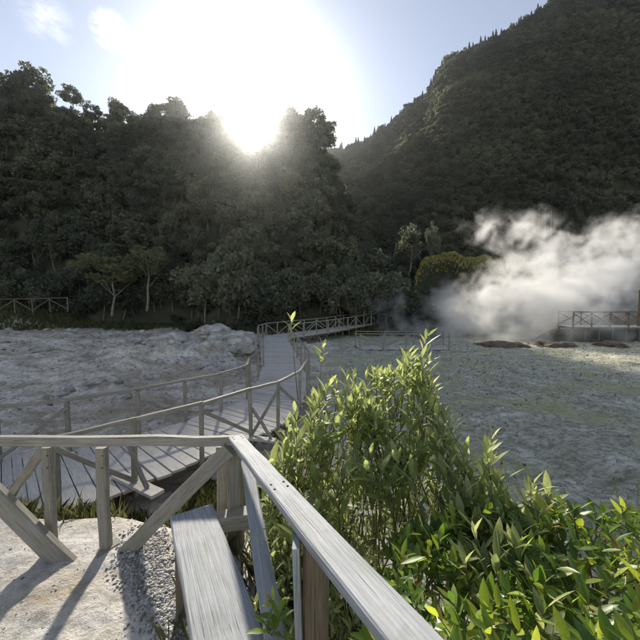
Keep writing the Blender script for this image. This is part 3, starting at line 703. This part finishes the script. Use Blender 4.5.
# dark bank under the raised walkway
V = []
for j in range(8):
    for i in range(40):
        x = 16.2+16*i/39; s = j/7; V.append((x, 21.9+2.6*s, min(.88, (-.3+1.5*s*3))*min(1, i/4)+.10*fnoise(x, s*3, 1., 3)*(s < .9)-.15))
tag(link('raised_bank', np_mesh('raised_bank', V, grid_faces(8, 40), True), mat=M['floor']), kind='structure')
# distant fence at left
b0 = aty(-20, 312, 28); b1 = aty(68, 310, 28)
railing('distant_fence', 'distant rail fence on the green bank at the left border', [tuple(b0), tuple(b1)], 1.05, 1.6, diag_all=True, rail_w=.08, post_w=.08, postm='brown')

# ------------------------------------------------------------ the near railing
C0 = aty(233, 441, 2.13); TOPZ = C0.z
fr = empty('near_railing', (C0.x, C0.y, gz(C0.x, C0.y)), 'near corner railing of grey boards with V braces and a wide cap board', 'railing')
lft = aty(-90, 441, 2.05)
board('handrail', fr, C0+Vector((.03, .0, 0)), lft, .05, .062, M['rail'], seg=8)
def gp(px, py, Y): return aty(px, py, Y)
def vpost(px, ytop, ybot, Y, w_, m='rail'):
    a, b_ = gp(px, ytop, Y), gp(px, ybot, Y); b_.x = a.x; b_.z = min(b_.z, gz(a.x, a.y)-.08); board('post', fr, b_, a, w_, w_*.8, M[m], up=Vector((0, 1, 0)), seg=4)
vpost(47, 447, 530, 2.12, .06); vpost(102, 447, 556, 2.15, .068)
vpost(235, 440, 520, 2.19, .105); vpost(221, 446, 516, 2.32, .07)
vpost(-50, 447, 560, 2.12, .07)
board('brace', fr, gp(74, 572, 2.02), gp(-60, 440, 2.04), .125, .05, M['rail'], up=Vector((0, -1, .15)), seg=6)
board('brace', fr, gp(124, 553, 2.12), gp(229, 449, 2.09), .10, .045, M['rail'], up=Vector((0, -1, .1)), seg=6)
board('brace', fr, gp(12, 492, 2.5), gp(45, 448, 2.2), .06, .04, M['rail'], up=Vector((0, -1, .1)))
board('sill', fr, gp(76, 574, 2.0), gp(120, 546, 2.22), .11, .10, M['rail'], seg=3)
board('sill', fr, gp(205, 524, 2.14), gp(262, 517, 2.05), .13, .10, M['rail'], seg=3)
vpost(234, 528, 575, 2.12, .065, 'brown')
# cap board coming back toward the camera on the right
nA = gp(236, 440, 2.13); nB = gp(400, 637, .62); dirc = (nB-nA)
board('cap_board', fr, nA-dirc*.01+Vector((0, 0, .012)), nA+dirc*1.12+Vector((0, 0, .012)), .098, .035, M['plank'], seg=10, jit=.0012)
mA = gp(246, 458, 2.1); mB = gp(277, 650, .95)
board('lower_rail', fr, mA, mA+(mB-mA)*1.05, .07, .035, M['plank'], up=Vector((-.35, -.3, 1)), seg=8, jit=.0015)
# post below the cap
q = None
for k in range(200):
    pnt = nA+dirc*(k/200); pr = pnt-O
    sx_ = 320+320*pr.x/pr.dot(FW)
    if sx_ >= 316: q = pnt; break
board('post', fr, (q.x, q.y+.03, .1), (q.x, q.y+.03, q.z-.01), .085, .075, M['brown'], up=Vector((0, 1, 0)), seg=5)
board('post_light_face', fr, (q.x-.058, q.y+.0, .1), (q.x-.058, q.y+.0, q.z-.02), .022, .06, M['plank'], up=Vector((0, 1, 0)), seg=5)  # added pale strip, stands in for the post's light left face
def nail(parent, p, nrm_):
    n = tube_mesh('nail', [[(Vector((0, 0, -.004)), .005), (Vector((0, 0, .0012)), .005), (Vector((0, 0, .002)), .001)]], 8, M['iron'])
    link('nail', n, parent, Matrix.Translation(p) @ Vector(nrm_).to_track_quat('Z', 'Y').to_matrix().to_4x4())
m, t, b = mat('rusty_iron'); b.inputs['Base Color'].default_value = (.06, .04, .03, 1); b.inputs['Roughness'].default_value = .7; M['iron'] = m
cd = dirc.normalized(); cside = Vector((0, 0, 1)).cross(cd).normalized(); cup = cd.cross(cside)
for f in (.02, .05, .53, .56):
    for q_ in (-.028, .028): nail(fr, nA+dirc*f+cside*q_+Vector((0, 0, .012))+cup*.0175, cup)
for px_ in (47, 102):
    for dz_ in (456, 468): nail(fr, gp(px_, dz_, 2.085), (0, -1, 0))
# wide plank seat
wA = gp(192, 514, 1.75); wB = gp(232, 655, 1.0)
be = empty('plank_bench', ((wA.x+wB.x)/2, (wA.y+wB.y)/2, 1.0), 'wide pale bench plank running toward the viewer left of the corner post', 'bench')
board('seat', be, wA, wA+(wB-wA)*1.15, .225, .045, M['plank'], up=Vector((0, 0, 1)), seg=10, jit=.0012)
for f in (.12, .8):
    p = wA+(wB-wA)*f
    for sx_ in (-.07, .07): board('leg', be, (p.x+sx_, p.y, gz(p.x, p.y)-.1), (p.x+sx_, p.y, p.z-.03), .06, .06, M['brown'], up=Vector((0, 1, 0)), seg=1)

# ------------------------------------------------------------ leafy shrubs in front
def leaf_local(wf):
    """lanceolate leaf along +X, unit length; folded on the midrib and arched"""
    st = [(0, .0), (.22, .62), (.5, 1.0), (.78, .62), (1.0, 0.0)]
    V = []
    for x, k in st:
        zc = -.10*(x**2)
        V += [(x, 0, zc-.0), (x, k*wf, zc+.22*k*wf), (x, -k*wf, zc+.22*k*wf)]
    F = []
    for i in range(4):
        a, b_ = i*3, i*3+3
        F += [(a, b_, b_+1, a+1), (a, a+2, b_+2, b_)]
    return np.array(V), np.array(F)
def leaf_mats(orig, dirs, ups, sizes):
    x = dirs/np.linalg.norm(dirs, axis=1)[:, None]
    y = np.cross(ups, x); y /= np.linalg.norm(y, axis=1)[:, None]+1e-9; z = np.cross(x, y)
    return x*sizes[:, None], y*sizes[:, None], z*sizes[:, None], orig
def make_shrub(name, label, sprigs, leaf_len, leaf_w, material, rg, per=16, upw=.9, whorl=False, n_single=290):
    """sprigs: list of (base, tip, leafy fraction)"""
    paths = []; Oo, D, U, S = [], [], [], []
    for (b_, tp, fr_) in sprigs:
        b_, tp = Vector(b_), Vector(tp); bend = Vector((rg.normal(0, .05), rg.normal(0, .05), 0))*(tp-b_).length
        pts = []
        for i in range(6):
            s = i/5; p = b_.lerp(tp, s)+bend*math.sin(s*math.pi); pts.append((p, .0045*(1.25-s)))
        paths.append(pts)
        ln = (tp-b_).length*fr_; nlf = max(6, int(per*ln/.25))
        for k in range(nlf):
            s = 1-fr_*((k/nlf)**(1.25 if whorl else 1.0))
            f = s*5; i = min(4, int(f)); p = pts[i][0].lerp(pts[i+1][0], f-i)
            ax = (pts[i+1][0]-pts[i][0]).normalized()
            an = k*2.4+rg.uniform(-.3, .3); side = ax.cross(Vector((.3, .8, .5))).normalized(); s2 = ax.cross(side)
            rad_ = side*math.cos(an)+s2*math.sin(an)
            open_ = .35+.9*(1-s)/max(fr_, .01)+rg.uniform(-.1, .2)
            if whorl: open_ = .6+.8*(1-s)/max(fr_, .01)+rg.uniform(-.15, .25)
            d = (ax*upw+rad_*open_).normalized()
            Oo.append(p[:]); D.append(d[:]); U.append((ax - d*ax.dot(d)+Vector((0, 0, .25)))[:]); 
            S.append(leaf_len*rg.uniform(.45, 1.15)*(.55+.45*min(1, (1-s)/max(fr_, .01)*5+.25)))
    Oo, D, U, S = map(np.array, (Oo, D, U, S))
    X, Y, Z, T = leaf_mats(Oo, D, U, S)
    base = Vector(sprigs[0][0]); root = empty(name, base, label, 'shrub')
    link('stem', tube_mesh('stem', paths, 5, M['stem']), root)
    lv, lf = leaf_local(leaf_w)
    # largest as seen from the path
    cpos = np.array(O[:]); dv = Oo-cpos; depth = dv @ np.array(FW[:]); ux = 320+320*dv[:, 0]/np.maximum(depth, .05); uy = 320-320*(dv @ np.array(UP[:]))/np.maximum(depth, .05)
    infr = (depth > .2) & (ux > 0) & (ux < 640) & (uy > 0) & (uy < 640)
    score = np.where(infr, S/np.maximum(depth, .2), 0); order = np.argsort(-score)
    # keep the singles spread over the crown: largest of each cell first
    keep = order[:n_single]; rest_ = order[n_single:]
    lm = []
    for q in range(6):
        v = lv.copy(); v[:, 2] += rg.uniform(-.12, .1)*v[:, 0]**2; v[:, 1] += rg.uniform(-.08, .08)*v[:, 0]**2
        me = np_mesh('leaf', v, lf, True); tinted(me, np.full(len(lf), rg.uniform(0, 1)), True); me.materials.append(material); lm.append(me)
    for q in keep:
        mw = Matrix(((X[q, 0], Y[q, 0], Z[q, 0], T[q, 0]), (X[q, 1], Y[q, 1], Z[q, 1], T[q, 1]), (X[q, 2], Y[q, 2], Z[q, 2], T[q, 2]), (0, 0, 0, 1)))
        link('leaf', lm[int(rg.integers(0, 6))], root, mw)
    if len(rest_):
        r_ = rest_; n = len(r_)
        lvj = np.repeat(lv[None], n, 0); lvj[:, :, 2] += rg.uniform(-.15, .12, (n, 1))*lvj[:, :, 0]**2; lvj[:, :, 1] += rg.uniform(-.08, .08, (n, 1))*lvj[:, :, 0]**2
        VV = lvj[..., 0:1]*X[r_][:, None]+lvj[..., 1:2]*Y[r_][:, None]+lvj[..., 2:3]*Z[r_][:, None]+T[r_][:, None]
        FF = (lf[None]+(np.arange(n)*len(lv))[:, None, None]).reshape(-1, 4)
        me = np_mesh('foliage', VV.reshape(-1, 3), FF, True); tinted(me, np.repeat(rg.uniform(0, 1, n), len(lf)), True); me.materials.append(material)
        tag(link('foliage', me, root), kind='stuff')
    return root
rg = np.random.default_rng(8)
def sprigs_px(spec, base_fn, n, fr_=.55):
    """spec: outline [(px, py_top)], sprig tips spread below the outline at chosen depths"""
    out = []
    xs = [p[0] for p in spec]; ys = [p[1] for p in spec]
    for _ in range(n):
        px = rg.uniform(xs[0], xs[-1]); top = np.interp(px, xs, ys)
        py = top + abs(rg.normal(0, 1))*0 + (rg.uniform(0, 1)**1.3)*base_fn['drop']
        Y = base_fn['Y'](px, py)+rg.uniform(-.15, .15)
        tip = aty(px, py, Y); ln = rg.uniform(.45, .9)*base_fn['len']
        bs = tip + Vector((rg.normal(0, .10)+base_fn.get('lx', 0), rg.normal(0, .08), -ln))
        out.append((tuple(bs), tuple(tip), fr_))
    return out
# tall central shrub
outl = [(270, 456), (285, 425), (300, 398), (318, 388), (335, 376), (355, 372), (372, 364), (392, 372), (405, 356), (425, 352), (436, 372), (442, 405), (455, 440), (470, 452), (490, 446), (510, 462), (530, 480), (550, 492)]
sp = sprigs_px(outl, {'drop': 120, 'Y': lambda px, py: 2.7-(py-350)*.006, 'len': .75}, 270, .56)
sp += [(tuple(aty(406, 420, 2.6)), tuple(aty(428, 334, 2.6)), .7), (tuple(aty(395, 430, 2.7)), tuple(aty(408, 352, 2.7)), .7), (tuple(aty(298, 400, 3.2)), tuple(aty(291, 320, 3.2)), .18),
       (tuple(aty(320, 420, 3.0)), tuple(aty(323, 345, 3.0)), .35), (tuple(aty(478, 500, 2.2)), tuple(aty(492, 436, 2.2)), .6)]
make_shrub('leafy_shrub', 'tall leafy shrub with upright narrow leaves rising beyond the cap board, right of the boardwalk', sp, .155, .14, M['shrub'], rg, 9)
# lower part of it around the cap
outl = [(268, 485), (290, 475), (330, 470), (400, 470), (450, 478), (500, 490), (530, 500)]
sp = sprigs_px(outl, {'drop': 75, 'Y': lambda px, py: 2.4-(py-460)*.005, 'len': .55}, 130, .6)
make_shrub('leafy_shrub', 'dull green lower shrub filling the gap between the tall shrub and the bright one', sp, .12, .15, M['shrub'], rg, 11)
# bright shrub at lower right
outl = [(378, 560), (395, 540), (415, 524), (440, 512), (470, 506), (500, 502), (530, 506), (560, 502), (600, 506), (640, 510), (700, 510)]
sp = sprigs_px(outl, {'drop': 170, 'Y': lambda px, py: 1.8-(py-500)*.0055, 'len': .38}, 330, .55)
make_shrub('bright_shrub', 'bright yellow-green leafy shrub in the lower right corner', sp, .105, .165, M['bright'], rg, 15, .8, True)
# small bright rosettes by the boards
sp = [(tuple(aty(275, 640, 1.05)), tuple(aty(272, 600, 1.02)), .8), (tuple(aty(270, 650, 1.0)), tuple(aty(284, 606, .98)), .8), (tuple(aty(280, 655, 1.0)), tuple(aty(266, 624, .98)), .8)]
make_shrub('leaf_sprig', 'small bright leafy sprig poking up beside the bench plank', sp, .075, .15, M['bright'], rg, 22, .8, True)
sp = [(tuple(aty(415, 640, 1.0)), tuple(aty(402, 556, 1.0)), .7), (tuple(aty(425, 660, 1.05)), tuple(aty(410, 590, 1.0)), .8)]
make_shrub('leaf_sprig', 'fresh pointed sprig overlapping the cap board at its right side', sp, .085, .13, M['bright'], rg, 24, .7, True)
# undergrowth below the railing, left of the cap board
outl = [(252, 520), (270, 508), (290, 520), (320, 545), (345, 560), (380, 600)]
sp = sprigs_px(outl, {'drop': 150, 'Y': lambda px, py: 2.0-(py-505)*.004, 'len': .45}, 110, .8)
make_shrub('undergrowth_shrub', 'shaded green undergrowth between the lower rail and the post under the cap board', sp, .075, .16, M['shrub'], rg, 15, .8)
outl = [(165, 575), (178, 560), (190, 600)]
pts = [(random.uniform(-.95, .5), random.uniform(1.5, 2.7), 0) for _ in range(260)]; pts = [(a, b_, gz(a, b_)) for a, b_, _ in pts if a > -.8]
tufts('plank_grass', pts, .14, 7, M['grass'], 'dark grass growing beside the bench plank', rng, .004)
# leaf litter and dead wood under the bushes
sp = []
for _ in range(160):
    x = rg.uniform(-.2, 3.6); y = rg.uniform(1.0, 3.6); z = gz(x, y); sp.append(((x, y, z-.05), (x+rg.normal(0, .2), y+rg.normal(0, .2), z+rg.uniform(.3, .75)), .6))
make_shrub('underbrush', 'dark underbrush beneath the leafy shrubs', sp, .07, .17, M['shrub'], rg, 13, .7, True, 60)

# ------------------------------------------------------------ steam (volumes)
def steam(name, label, lo, hi, lobes, density, nscale, res, seed, color=(1, 1, 1), edge=1.0, mat_density=1.0):
    me = np_mesh(name, [(lo[0], lo[1], lo[2])], np.zeros((0, 4), int)) if False else bpy.data.meshes.new(name)
    o = link(name, me); tag(o, label, None, None, 'stuff')
    ng = bpy.data.node_groups.new(name, 'GeometryNodeTree')
    ng.interface.new_socket('Geometry', in_out='INPUT', socket_type='NodeSocketGeometry')
    ng.interface.new_socket('Geometry', in_out='OUTPUT', socket_type='NodeSocketGeometry')
    go = ng.nodes.new('NodeGroupOutput'); vc = ng.nodes.new('GeometryNodeVolumeCube')
    vc.inputs['Min'].default_value = lo; vc.inputs['Max'].default_value = hi
    for i, k in enumerate('XYZ'): vc.inputs['Resolution '+k].default_value = int(res*(hi[i]-lo[i]))
    pos = ng.nodes.new('GeometryNodeInputPosition')
    # warp
    wn = ng.nodes.new('ShaderNodeTexNoise'); wn.inputs['Scale'].default_value = nscale*.5; wn.inputs['Detail'].default_value = 2
    L(ng, pos.outputs[0], wn.inputs['Vector'])
    wv = ng.nodes.new('ShaderNodeVectorMath'); wv.operation = 'SUBTRACT'; L(ng, wn.outputs['Color'], wv.inputs[0]); wv.inputs[1].default_value = (.5, .5, .5)
    ws = ng.nodes.new('ShaderNodeVectorMath'); ws.operation = 'MULTIPLY_ADD'; L(ng, wv.outputs[0], ws.inputs[0]); ws.inputs[1].default_value = (5.5, 4.0, 5.2); L(ng, pos.outputs[0], ws.inputs[2])
    tot = None
    for (c, r, wgt) in lobes:
        a = ng.nodes.new('ShaderNodeVectorMath'); a.operation = 'SUBTRACT'; L(ng, ws.outputs[0], a.inputs[0]); a.inputs[1].default_value = c
        d = ng.nodes.new('ShaderNodeVectorMath'); d.operation = 'DIVIDE'; L(ng, a.outputs[0], d.inputs[0]); d.inputs[1].default_value = r
        l = ng.nodes.new('ShaderNodeVectorMath'); l.operation = 'LENGTH'; L(ng, d.outputs[0], l.inputs[0])
        v = math_(ng, 'MULTIPLY', math_(ng, 'SUBTRACT', 1.0, l.outputs['Value'], True), wgt)
        tot = v if tot is None else math_(ng, 'MAXIMUM', tot, v)
    n = ng.nodes.new('ShaderNodeTexNoise'); n.inputs['Scale'].default_value = nscale; n.inputs['Detail'].default_value = 6; n.inputs['Roughness'].default_value = .62; n.inputs['Distortion'].default_value = .8
    off = ng.nodes.new('ShaderNodeVectorMath'); off.operation = 'ADD'; L(ng, pos.outputs[0], off.inputs[0]); off.inputs[1].default_value = (seed, 0, seed*2); L(ng, off.outputs[0], n.inputs['Vector'])
    den = math_(ng, 'MULTIPLY', math_(ng, 'SUBTRACT', n.outputs[0], .52), 3.4)
    den = math_(ng, 'MULTIPLY', math_(ng, 'ADD', tot, math_(ng, 'MULTIPLY', den, edge)), 1.0)
    mask = math_(ng, 'MULTIPLY', math_(ng, 'MINIMUM', math_(ng, 'MULTIPLY', tot, 5.0), 1.0), math_(ng, 'MAXIMUM', math_(ng, 'SUBTRACT', den, .12), 0.0))
    den = math_(ng, 'MULTIPLY', mask, density)
    L(ng, den, vc.inputs['Density'])
    mt_, t, b = mat(name); t.nodes.remove(b); pv = t.nodes.new('ShaderNodeVolumePrincipled'); L(t, pv.outputs[0], t.nodes['Material Output'].inputs['Volume'])
    pv.inputs['Color'].default_value = (*color, 1); pv.inputs['Density'].default_value = mat_density; pv.inputs['Anisotropy'].default_value = .4
    sm_ = ng.nodes.new('GeometryNodeSetMaterial'); sm_.inputs['Material'].default_value = mt_; L(ng, vc.outputs[0], sm_.inputs[0]); L(ng, sm_.outputs[0], go.inputs[0])
    me.materials.append(mt_)
    md = o.modifiers.new('steam', 'NODES'); md.node_group = ng
    return o
def lobe(px, py, Y, rx, rz, ry=2.5, wgt=1.0):
    p = aty(px, py, Y); return (tuple(p), (rx/320*Y, ry, rz/320*Y), wgt)
lobes = [lobe(540, 300, 25, 95, 58, 4, 1.3), lobe(470, 318, 24, 65, 48, 3.2, .95), lobe(505, 285, 26, 70, 26, 3.2, .75), lobe(515, 232, 28, 58, 24, 3, .42), lobe(600, 285, 28, 80, 40, 3.5, 1.2), lobe(590, 245, 28, 60, 26, 3, .6),
         lobe(650, 250, 29, 70, 50, 3, .9), lobe(585, 330, 22.2, 50, 24, 2.4, .8), lobe(450, 335, 23, 50, 26, 2.4, 1.0), lobe(510, 338, 23, 70, 22, 2.2, 1.2)]
steam('steam', 'bright sunlit steam cloud billowing from the vents at the right of the field', (5, 19, -.4), (36, 34, 11.5), lobes, .65, .62, 7, 3.0, edge=1.3)
lobes = [lobe(400, 330, 21, 35, 22, 1.5, .6), lobe(392, 305, 21.5, 26, 25, 1.5, .45), lobe(415, 342, 20.5, 30, 14, 1.5, .7)]
steam('vent_steam', 'thin bluish steam drifting over the low viewing deck', (2, 18, -.3), (8.5, 24.5, 4.6), lobes, .55, .9, 9, 13.0, (.93, .96, 1.0), .8)

# ------------------------------------------------------------ haze
bm = bmesh.new(); bmesh.ops.create_cube(bm, size=1)
for v in bm.verts: v.co = Vector((v.co.x*640+60, v.co.y*420+150, v.co.z*146+71))
me = bpy.data.meshes.new('haze'); bm.to_mesh(me); bm.free()
hm, t, b = mat('haze'); t.nodes.remove(b); pv = t.nodes.new('ShaderNodeVolumePrincipled'); L(t, pv.outputs[0], t.nodes['Material Output'].inputs['Volume'])
pv.inputs['Color'].default_value = (.93, .96, 1, 1); pv.inputs['Density'].default_value = HAZE_DENSITY; pv.inputs['Anisotropy'].default_value = HAZE_G
tag(link('haze', me, mat=hm), 'thin sunlit haze hanging in the valley', None, None, 'stuff')
